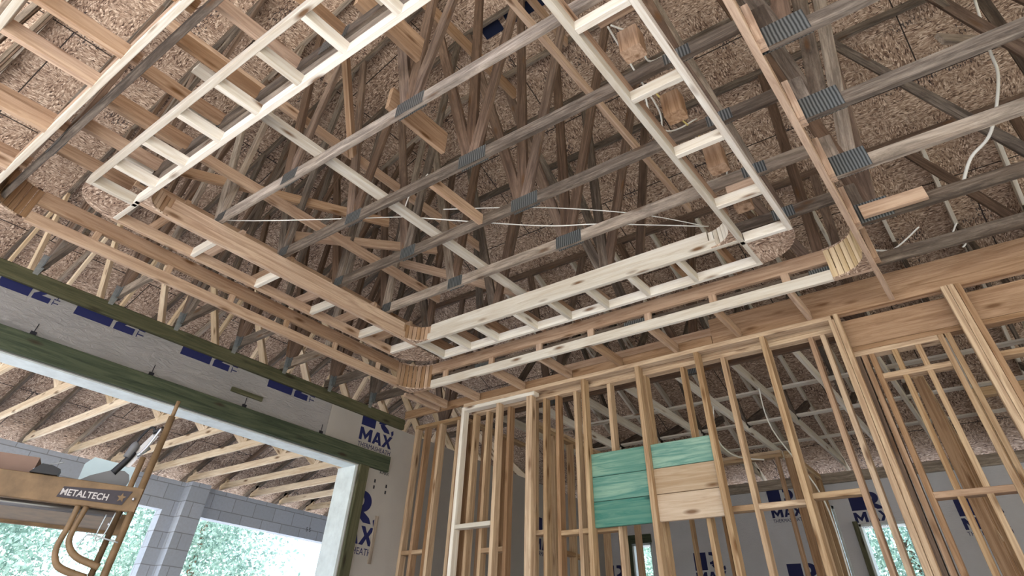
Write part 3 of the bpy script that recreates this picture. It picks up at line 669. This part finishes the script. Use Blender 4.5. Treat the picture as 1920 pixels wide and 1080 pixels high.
def logo_(P, right, up, s, parent, tail=True):
    """navy block with an R cut, leaf drops, MAX and THERMASHEATH; P = top-left corner, s = logo width"""
    r = Vector(right).normalized(); u = Vector(up).normalized(); nrm = r.cross(u); P = Vector(P) + nrm * .001
    def poly(pts): return prism_on('logo', [(x * s, y * s) for x, y in pts], P, r, u, .0006, 'ink', parent)
    poly([(0, -.46), (.42, -.46), (.42, 0), (0, 0)])
    poly([(.52, 0), (.60, 0)] + list(reversed(ell(.62, -.16, .22, .16, -90, 90)))[0:] + [(.52, -.32), (.52, -.26), (.60, -.24)] + ell(.60, -.16, .07, .07, -70, 70, 6) + [(.52, -.08)])
    poly([(.56, -.33), (.70, -.31), (.84, -.38), (.90, -.46), (.72, -.46), (.62, -.40)])
    poly([(.93, -.40), (1.0, -.36), (1.02, -.44), (.97, -.50)])
    hh, tt = .26, .085
    def letter(pts, ox, wd, th=.0006): prism_on('lettering', [((ox + x * wd) * s, (-.765 + y * hh) * s) for x, y in pts], P, r, u, th, 'ink', parent)
    k1 = tt / .37; letter([(0, 0), (k1, 0), (k1, .55), (.5, .08), (1 - k1, .55), (1 - k1, 0), (1, 0), (1, 1), (1 - k1, 1), (.5, .48), (k1, 1), (0, 1)], 0, .37)
    letter([(0, 0), (.27, 0), (.5, .70), (.5, 1), (.34, 1)], .40, .29); letter([(.5, .70), (.73, 0), (1, 0), (.66, 1), (.5, 1)], .40, .29); letter([(.33, .18), (.67, .18), (.58, .40), (.42, .40)], .40, .29, .0004)
    letter([(0, 0), (.30, 0), (.5, .34), (.70, 0), (1, 0), (.67, .5), (1, 1), (.70, 1), (.5, .66), (.30, 1), (0, 1), (.33, .5)], .70, .31)
    if tail: text('lettering', 'THERMASHEATH', P + (r * .0 + u * -.90) * s, r, u, .135 * s, 'ink', parent, sx=1.0)
X_, Y_, Z_ = Vector((1, 0, 0)), Vector((0, 1, 0)), Vector((0, 0, 1))
logo((4.46, 5.65, 2.27), X_, Z_, .50, LW2, clip=((0, 0, 2.131), (0, 0, 1)))
logo((4.30, 5.65, 1.42), X_, Z_, .62, LW2, clip=((4.66, 0, 0), (-1, 0, 0)))
for i, x in enumerate((.66, 1.24, 2.20, 3.16)):
    logo((x, 5.65, 2.062), Z_, -X_, .66 if i else .5, LW, clip=((0, 0, 2.131), (0, 0, 1)))
logo((6.95, 5.65, .95), X_, Z_, .55, LW2)
logo((7.9, 5.65, 1.7), X_, Z_, .5, LW2)
for (x, z) in ((4.80, 1.52), (4.80, 1.46), (4.98, 1.50), (4.98, 1.44)):
    box('print_mark', x, x + .022, 5.6485, 5.6496, z, z + .032, 'ink2', LW2)
text('lettering', 'R-MAX', (4.86, 5.6485, 1.62), X_, Z_, .045, 'ink2', LW2)

# ------------------------------------------------------------------ far wall with windows
# openings: (ya, yb, za, zb)
wins = [(1.20, 1.78, -.4, 1.63), (2.02, 2.12, -.6, 1.86), (4.84, 5.19, -.3, 1.61), (-2.4, -1.5, -.4, 1.6)]
ys = sorted(set([-8.0, 10.7] + [v for w_ in wins for v in w_[:2]])); bx = []
for a, b in zip(ys[:-1], ys[1:]):
    ww = [w_ for w_ in wins if w_[0] <= a + 1e-6 and w_[1] >= b - 1e-6]
    if ww: bx += [(10.0, 10.2, a, b, -H, ww[0][2]), (10.0, 10.2, a, b, ww[0][3], 2.12)]
    else: bx.append((10.0, 10.2, a, b, -H, 2.12))
WF = multi_slab('wall_far', bx, 'foam3', kind='structure')
box('wall_plate', 9.97, 10.2, -8, 10.5, 2.122, 2.25, 'greyw', label='grey-brown plate along the top of the far foam-clad wall', cat='wall plate')
for (y, z, s) in ((1.80, 1.985, .44), (2.88, 2.12, .44), (4.18, 1.44, .46), (.60, 1.84, .46), (5.75, 1.35, .46), (2.85, 1.25, .46)):
    logo((10.0, y, z), -Y_, Z_, s, WF)
for i, w_ in enumerate(wins[:3]):
    fr = thing('window_%d' % (i + 1), None, None, (10.05, (w_[0] + w_[1]) / 2, w_[2])); fr['kind'] = 'structure'
    ya, yb, za, zb = w_
    for q in ((ya, ya + .03, za, zb), (yb - .03, yb, za, zb), (ya, yb, zb - .03, zb), (ya, yb, za, za + .03)):
        box('window_frame', 9.985, 10.18, *q, 'white', fr)
box('window_buck', 9.955, 9.998, 1.78, 1.84, -.4, 1.66, 'treated', label='dark upright wood strip at the left side of the right-hand far window', cat='window buck')
box('window_buck', 9.955, 9.998, 5.19, 5.27, -.3, 1.72, 'treated2', label='dark wood strip beside the small far window left of centre', cat='window buck')
box('window_buck', 9.955, 9.998, 4.84, 5.19, 1.61, 1.72, 'treated2', label='dark wood head strip over the small far window left of centre', cat='window buck')

# ------------------------------------------------------------------ porch block wall
multi_slab('wall_porch', [(-4.9, -2.5, 10.6, 10.8, -H, 2.09), (-2.5, 4.88, 10.6, 10.8, 1.69, 2.09), (4.88, 5.44, 10.6, 10.8, -H, 2.09), (5.44, 8.42, 10.6, 10.8, 1.69, 2.09), (8.42, 10.2, 10.6, 10.8, -H, 2.09), (5.10, 5.43, 10.40, 10.599, -H, 2.09)], 'cmu', kind='structure')
multi_slab('wall_porch', [(8.6, 8.8, 5.9, 10.6, -H, 2.09)], 'cmu', kind='structure')
text('lettering', 'S S', (7.6, 10.598, 1.80), X_, Z_, .09, 'ink2', None, label='faint handwritten marks on the block lintel above the porch opening', cat='writing')

# ------------------------------------------------------------------ scaffold
SU = Vector((-.9207, .3903, 0)); SV = Vector((.3903, .9207, 0)); SP = Vector((1.274, 3.036, 0))
def sp(a, b, z): return SP + SU * a + SV * b + Vector((0, 0, z))
SC = thing('scaffold', 'ochre painted scaffold with curved handles and dark name label at lower left', 'scaffold', (.8, 3.3, -H))
for b in (0, .74):
    tube('post', [sp(0, b, -H), sp(0, b, .835)], .016, 'ochre', SC, curve=False); tube('post_pin', [sp(0, b, .835), sp(0, b, .905)], .010, 'ochre', SC, curve=False)
    tube('post', [sp(2.0, b, -H), sp(2.0, b, .835)], .016, 'ochre', SC, curve=False)
    pz = sp(.0, b, 0); 
    stick('side_rail', sp(-.01, b, .495), sp(2.02, b, .495), .03, .088, 'ochre', SC)
tube('inner_post', [sp(.045, 0, .23), sp(.045, 0, .655)], .013, 'ochre', SC, curve=False)
tube('inner_post', [sp(.045, 0, -H), sp(.045, 0, .45)], .013, 'ochre', SC, curve=False)
tube('cross_tube', [sp(.03, .05, .445), sp(1.97, .05, .432)], .0125, 'steel', SC, curve=False)
stick('deck', sp(.06, .37, .47), sp(1.95, .37, .47), .66, .018, 'ochre', SC)
tube('loop_handle', [sp(.20, -.01, .45), sp(.20, -.01, .38), sp(.205, -.01, .315), sp(.19, -.01, .272), sp(.155, -.01, .246), sp(.06, -.01, .225)], .012, 'ochre', SC)
tube('loop_handle', [sp(.17, -.01, .45), sp(.178, -.01, .36), sp(.165, -.01, .318), sp(.12, -.01, .285), sp(.03, -.01, .262)], .012, 'ochre', SC)
tube('spring_pin', [sp(.055, -.03, .44), sp(.063, -.03, .362), sp(.088, -.03, .347), sp(.085, -.03, .43)], .003, 'galv', SC)
tube('spring_pin', [sp(.0, -.03, .343), sp(.10, -.03, .357), sp(.125, -.03, .352), sp(.135, -.03, .311)], .003, 'galv', SC)
for b in (0, .74):
    for z in (-.9, -.35, .2): tube('rung', [sp(0, .0, z), sp(0, .74, z)], .012, 'ochre', SC, curve=False) if b == 0 else None
for a in (0, 2.0):
    for b in (0, .74): tube('foot', [sp(a, b, -H), sp(a, b, -H + .03)], .05, 'black', SC, curve=False, seg=14)
lb = prism_on('name_label', [(0, 0), (.245, 0), (.265, .052), (.01, .038)], sp(.292, -.017, .47), -SU, Z_, .001, 'sign', SC)
text('lettering', 'METALTECH', sp(.285, -.0185, .479), -SU, Z_, .032, 'signtext', SC, bold=.0006)
prism_on('name_star', [(math.cos(math.radians(90 + 36 * i)) * (.018 if i % 2 == 0 else .008), math.sin(math.radians(90 + 36 * i)) * (.018 if i % 2 == 0 else .008)) for i in range(10)], sp(.06, -.019, .495), -SU, Z_, .001, 'ochre', SC)
tube('bolt', [sp(.012, -.02, .495), sp(.012, -.03, .495)], .006, 'steel', SC, curve=False)
tube('bolt', [sp(.062, -.02, .40), sp(.062, -.03, .40)], .005, 'steel', SC, curve=False)

# saw lying on the scaffold
SW = thing('circular_saw', 'grey handheld saw with black grip and metal blade beside the scaffold post', 'power saw', tuple(sp(.12, .06, .54)))
g = [(-.03, .0)] + ell(.03, .035, .042, .04, 200, -60, 14) + [(.02, -.002), (-.13, .0)]
prism_on('guard', [(-.14, 0), (-.10, .028), (-.03, .058), (.02, .062), (.045, .05), (.055, .03), (.05, .008), (.04, 0)], sp(.115, .075, .541), -SU, Z_, .03, 'greyp', SW)
tube('grip', [sp(.135, .05, .59), sp(.105, .05, .645), sp(.09, .05, .68)], [.016, .014, .013], 'black', SW)
tube('motor', [sp(.11, .05, .655), sp(.098, .05, .70), sp(.09, .05, .715)], [.018, .021, .015], 'greyp', SW)
tube('cord', [sp(.10, .05, .71), sp(.09, .05, .745), sp(.07, .05, .785), sp(.052, .05, .787), sp(.045, .05, .765)], .005, 'black', SW)
prism_on('blade', [(0, 0), (.04, -.004), (.10, .135), (.078, .15)], sp(.122, .065, .625), -SU, Z_, .004, 'steel', SW)
tube('cord_plug', [sp(.05, .05, .77), sp(.015, .05, .795)], .008, 'black', SW, curve=False)
CLP = thing('clamp', 'small steel bar clamp hooked beside the scaffold post', 'clamp', tuple(sp(.03, .02, .66)))
tube('bar', [sp(.062, -.02, .665), sp(.045, -.02, .70), sp(.022, -.025, .775)], .006, 'steel', CLP); tube('jaw', [sp(.072, .02, .662), sp(.035, .02, .70)], .008, 'galv', CLP, curve=False)
CB = thing('cardboard_box', 'open brown cardboard box on the scaffold platform at the left picture edge', 'box', tuple(sp(.6, .12, .541)))
c0 = sp(.43, .05, .541)
prism_on('side', [(0, 0), (.30, 0), (.32, .065), (0, .065)], sp(.43, .05, .541), SU, Z_, .006, 'card', CB)
prism_on('side', [(0, 0), (.26, 0), (.26, .065), (-.0, .065)], sp(.43, .05, .541), SV, Z_, .006, 'card', CB)
prism_on('side', [(0, 0), (.30, 0), (.32, .065), (0, .065)], sp(.43, .31, .541), SU, Z_, .006, 'card', CB)
BK = thing('black_pouch', 'black tool pouch lying on the scaffold between the cardboard box and the saw', 'pouch', tuple(sp(.37, .06, .541)))
prism_on('body', [(0, 0), (.10, 0), (.102, .022), (.07, .032), (.03, .034)], sp(.425, .04, .54), -SU, Z_, .07, 'black', BK)
tube('strap', [sp(.425, .03, .56), sp(.38, .03, .582), sp(.33, .03, .598)], .002, 'galv', BK)
BT = thing('plastic_tray', 'pale blue plastic tray standing on edge at the back of the scaffold platform', 'tray', tuple(sp(.25, .6, .541)))
prism_on('panel', [(0, 0), (.22, -.0), (.26, .10), (.235, .205), (.02, .225), (-.01, .19)], sp(.29, .62, .52), -SU, Z_, .012, 'blueb', BT)
tube('rim', [sp(.29, .615, .72), sp(.17, .615, .715), sp(.05, .615, .72)], .006, 'blueb', BT)

# ------------------------------------------------------------------ cables
C3 = [((1.82, .78, 2.78), (2.0, .80, 2.80), (2.25, .80, 2.72), (2.55, .82, 2.70), (2.75, .90, 2.72)), ((1.82, .76, 2.78), (2.0, .68, 2.80), (2.17, .70, 2.76), (2.3, .62, 2.9)),
      ((2.45, .86, 2.78), (2.62, .90, 2.70), (2.78, .84, 2.72), (2.95, .70, 2.9)), ((2.40, .80, 2.8), (2.65, .76, 2.75), (3.0, .70, 2.72), (3.25, .72, 2.8)),
      ((2.9, .75, 2.74), (3.2, .66, 2.66), (3.45, .74, 2.7), (3.6, .9, 2.85))]
CL = ['white house cable looping through the right ladder framing, nearest the camera', 'thin white cable curving away above the right ladder framing', 'white cable bunch behind the reddish block over the right ladder framing', 'yellow cable along the right ladder framing', 'white cable sagging near the round end of the right ladder framing']
for i, p in enumerate(C3): tube('electric_cable', p, .006, 'yellow' if i == 3 else 'cable', label=CL[i], cat='cable', group='cables over the right soffit')
tube('electric_cable', [(4.2, -1.41, 4.1), (4.2, -1.25, 3.55), (4.2, -1.17, 3.27), (4.2, -.93, 2.86), (4.2, -.74, 2.71), (4.2, -.62, 2.55)], .011, 'cable', label='thick white cable hanging in front of the trusses near the right picture edge', cat='cable')
tube('electric_cable', [(4.85, -.52, 2.62), (4.85, -.45, 2.52), (4.85, -.50, 2.45), (4.85, -.47, 2.42)], .006, 'cable', label='short white cable end hooked over the beam at right', cat='cable')
tube('electric_cable', [(4.75, -.28, 2.62), (4.75, -.05, 2.5), (4.75, .1, 2.55), (4.8, -.2, 2.45)], .006, 'cable', label='white cable tangle above the beam near the right soffit board', cat='cable')
tube('electric_cable', [(6.5, 1.685, 2.31), (6.5, 1.66, 1.9), (6.6, 1.4, 1.3), (6.6, 1.38, .6)], .007, 'cable', label='white cable hanging down behind the rear studs right of the dyed boards', cat='cable')
tube('electric_cable', [(6.8, 2.32, 2.325), (6.8, 2.35, 2.0), (6.8, 2.2, 1.8), (6.8, 1.9, 1.72)], .007, 'cable', label='white cable drooping just above the right bare pine boards', cat='cable')
tube('string_line', [(1.30, 4.62, 2.66), (1.7, 4.1, 2.65), (2.41, 3.04, 2.68)], .004, 'cable', label='thin white string stretched over the left part of the tray', cat='string')
tube('string_line', [(2.41, 3.04, 2.68), (3.1, 2.2, 2.66), (3.4, 1.75, 2.67), (3.95, 1.08, 2.70)], .005, 'cable', label='white string running from the knot to the round inner corner of the tray', cat='string')
tube('string_line', [(2.40, 3.06, 2.70), (2.40, 3.02, 2.9), (2.45, 2.9, 3.1)], .005, 'cable', label='white string going up from the knot into the webs', cat='string')
tube('string_line', [(2.55, 2.75, 2.72), (3.0, 2.1, 2.74), (3.5, 1.5, 2.73), (3.95, 1.1, 2.71)], .004, 'cable', label='second white string just above the other towards the round inner corner', cat='string')

# metal hurricane straps on the wall plate
for i, x in enumerate(TX):
    st = link('hurricane_strap', mesh('hurricane_strap', [(-.02, 0, 0), (.02, 0, 0), (.05, .0, .17), (-.03, 0, .17), (-.02, .003, 0), (.02, .003, 0), (.05, .003, .17), (-.03, .003, .17)],
        [(0, 1, 2, 3), (7, 6, 5, 4), (0, 4, 5, 1), (1, 5, 6, 2), (2, 6, 7, 3), (3, 7, 4, 0)], 'galv'), Matrix.Translation((x - .03, 5.604, 2.22)), None,
        label='galvanised strap on the green plate, %s counted from the left' % ('first', 'second', 'third', 'fourth', 'fifth', 'sixth', 'seventh', 'eighth', 'ninth')[i], cat='metal strap', group='straps along the green plate')

# ------------------------------------------------------------------ trees outside
def tree_mesh(seed, n=20000):
    r = random.Random(seed); vs, fs = [], []
    blobs = [(r.uniform(-2.2, 2.2), r.uniform(-2.2, 2.2), r.uniform(1.0, 8.0), r.uniform(.9, 1.8)) for _ in range(30)]
    for _ in range(n):
        bx_, by, bz, br = r.choice(blobs)
        d = Vector((r.gauss(0, 1), r.gauss(0, 1), r.gauss(0, 1))).normalized() * br * r.uniform(.55, 1.05)
        c = Vector((bx_, by, bz)) + d
        a = Vector((r.gauss(0, 1), r.gauss(0, 1), r.gauss(0, 1))).normalized(); b = a.orthogonal().normalized(); s = r.uniform(.045, .10)
        k = len(vs); vs += [c - a * s, c - b * s * .55, c + a * s, c + b * s * .55]; fs.append((k, k + 1, k + 2, k + 3))
    return mesh('foliage', vs, fs, 'leaf')
tm = [tree_mesh(1), tree_mesh(2)]
trunk = tube_mesh('trunk', [(0, 0, 0), (.05, .05, 2.5), (0, .1, 5)], [.22, .16, .09], 'bark')
spots = [(-9.5, 22, 0), (-2.4, 22, 1), (1.2, 31, 1), (4.7, 22, 0), (8.6, 31, 0), (15.6, 32, 1), (11.8, 22, 1), (24, -5, 1), (24, 3, 0), (24, 10.5, 1)]
ordn = ['first', 'second', 'third', 'fourth', 'fifth', 'sixth', 'seventh', 'eighth', 'ninth']
for i, (x, y, k) in enumerate(spots):
    lab = 'leafy sunlit tree beyond the porch, %s from the left' % ordn[i] if i < 7 else 'leafy sunlit tree behind the far wall windows, %s counted from the right' % ordn[i - 7]
    t = thing('leafy_tree', lab, 'tree', (x, y, -H - .12), group='trees beyond the porch' if i < 7 else 'trees behind the far wall')
    sc = Matrix.Rotation(i * math.pi / 2, 4, 'Z') @ Matrix.Diagonal((1.0, 1.0, .95, 1))
    link('foliage', tm[k], Matrix.Translation((x, y, -H - .3)) @ sc, t)
    link('trunk', trunk, Matrix.Translation((x, y, -H - .14)), t)
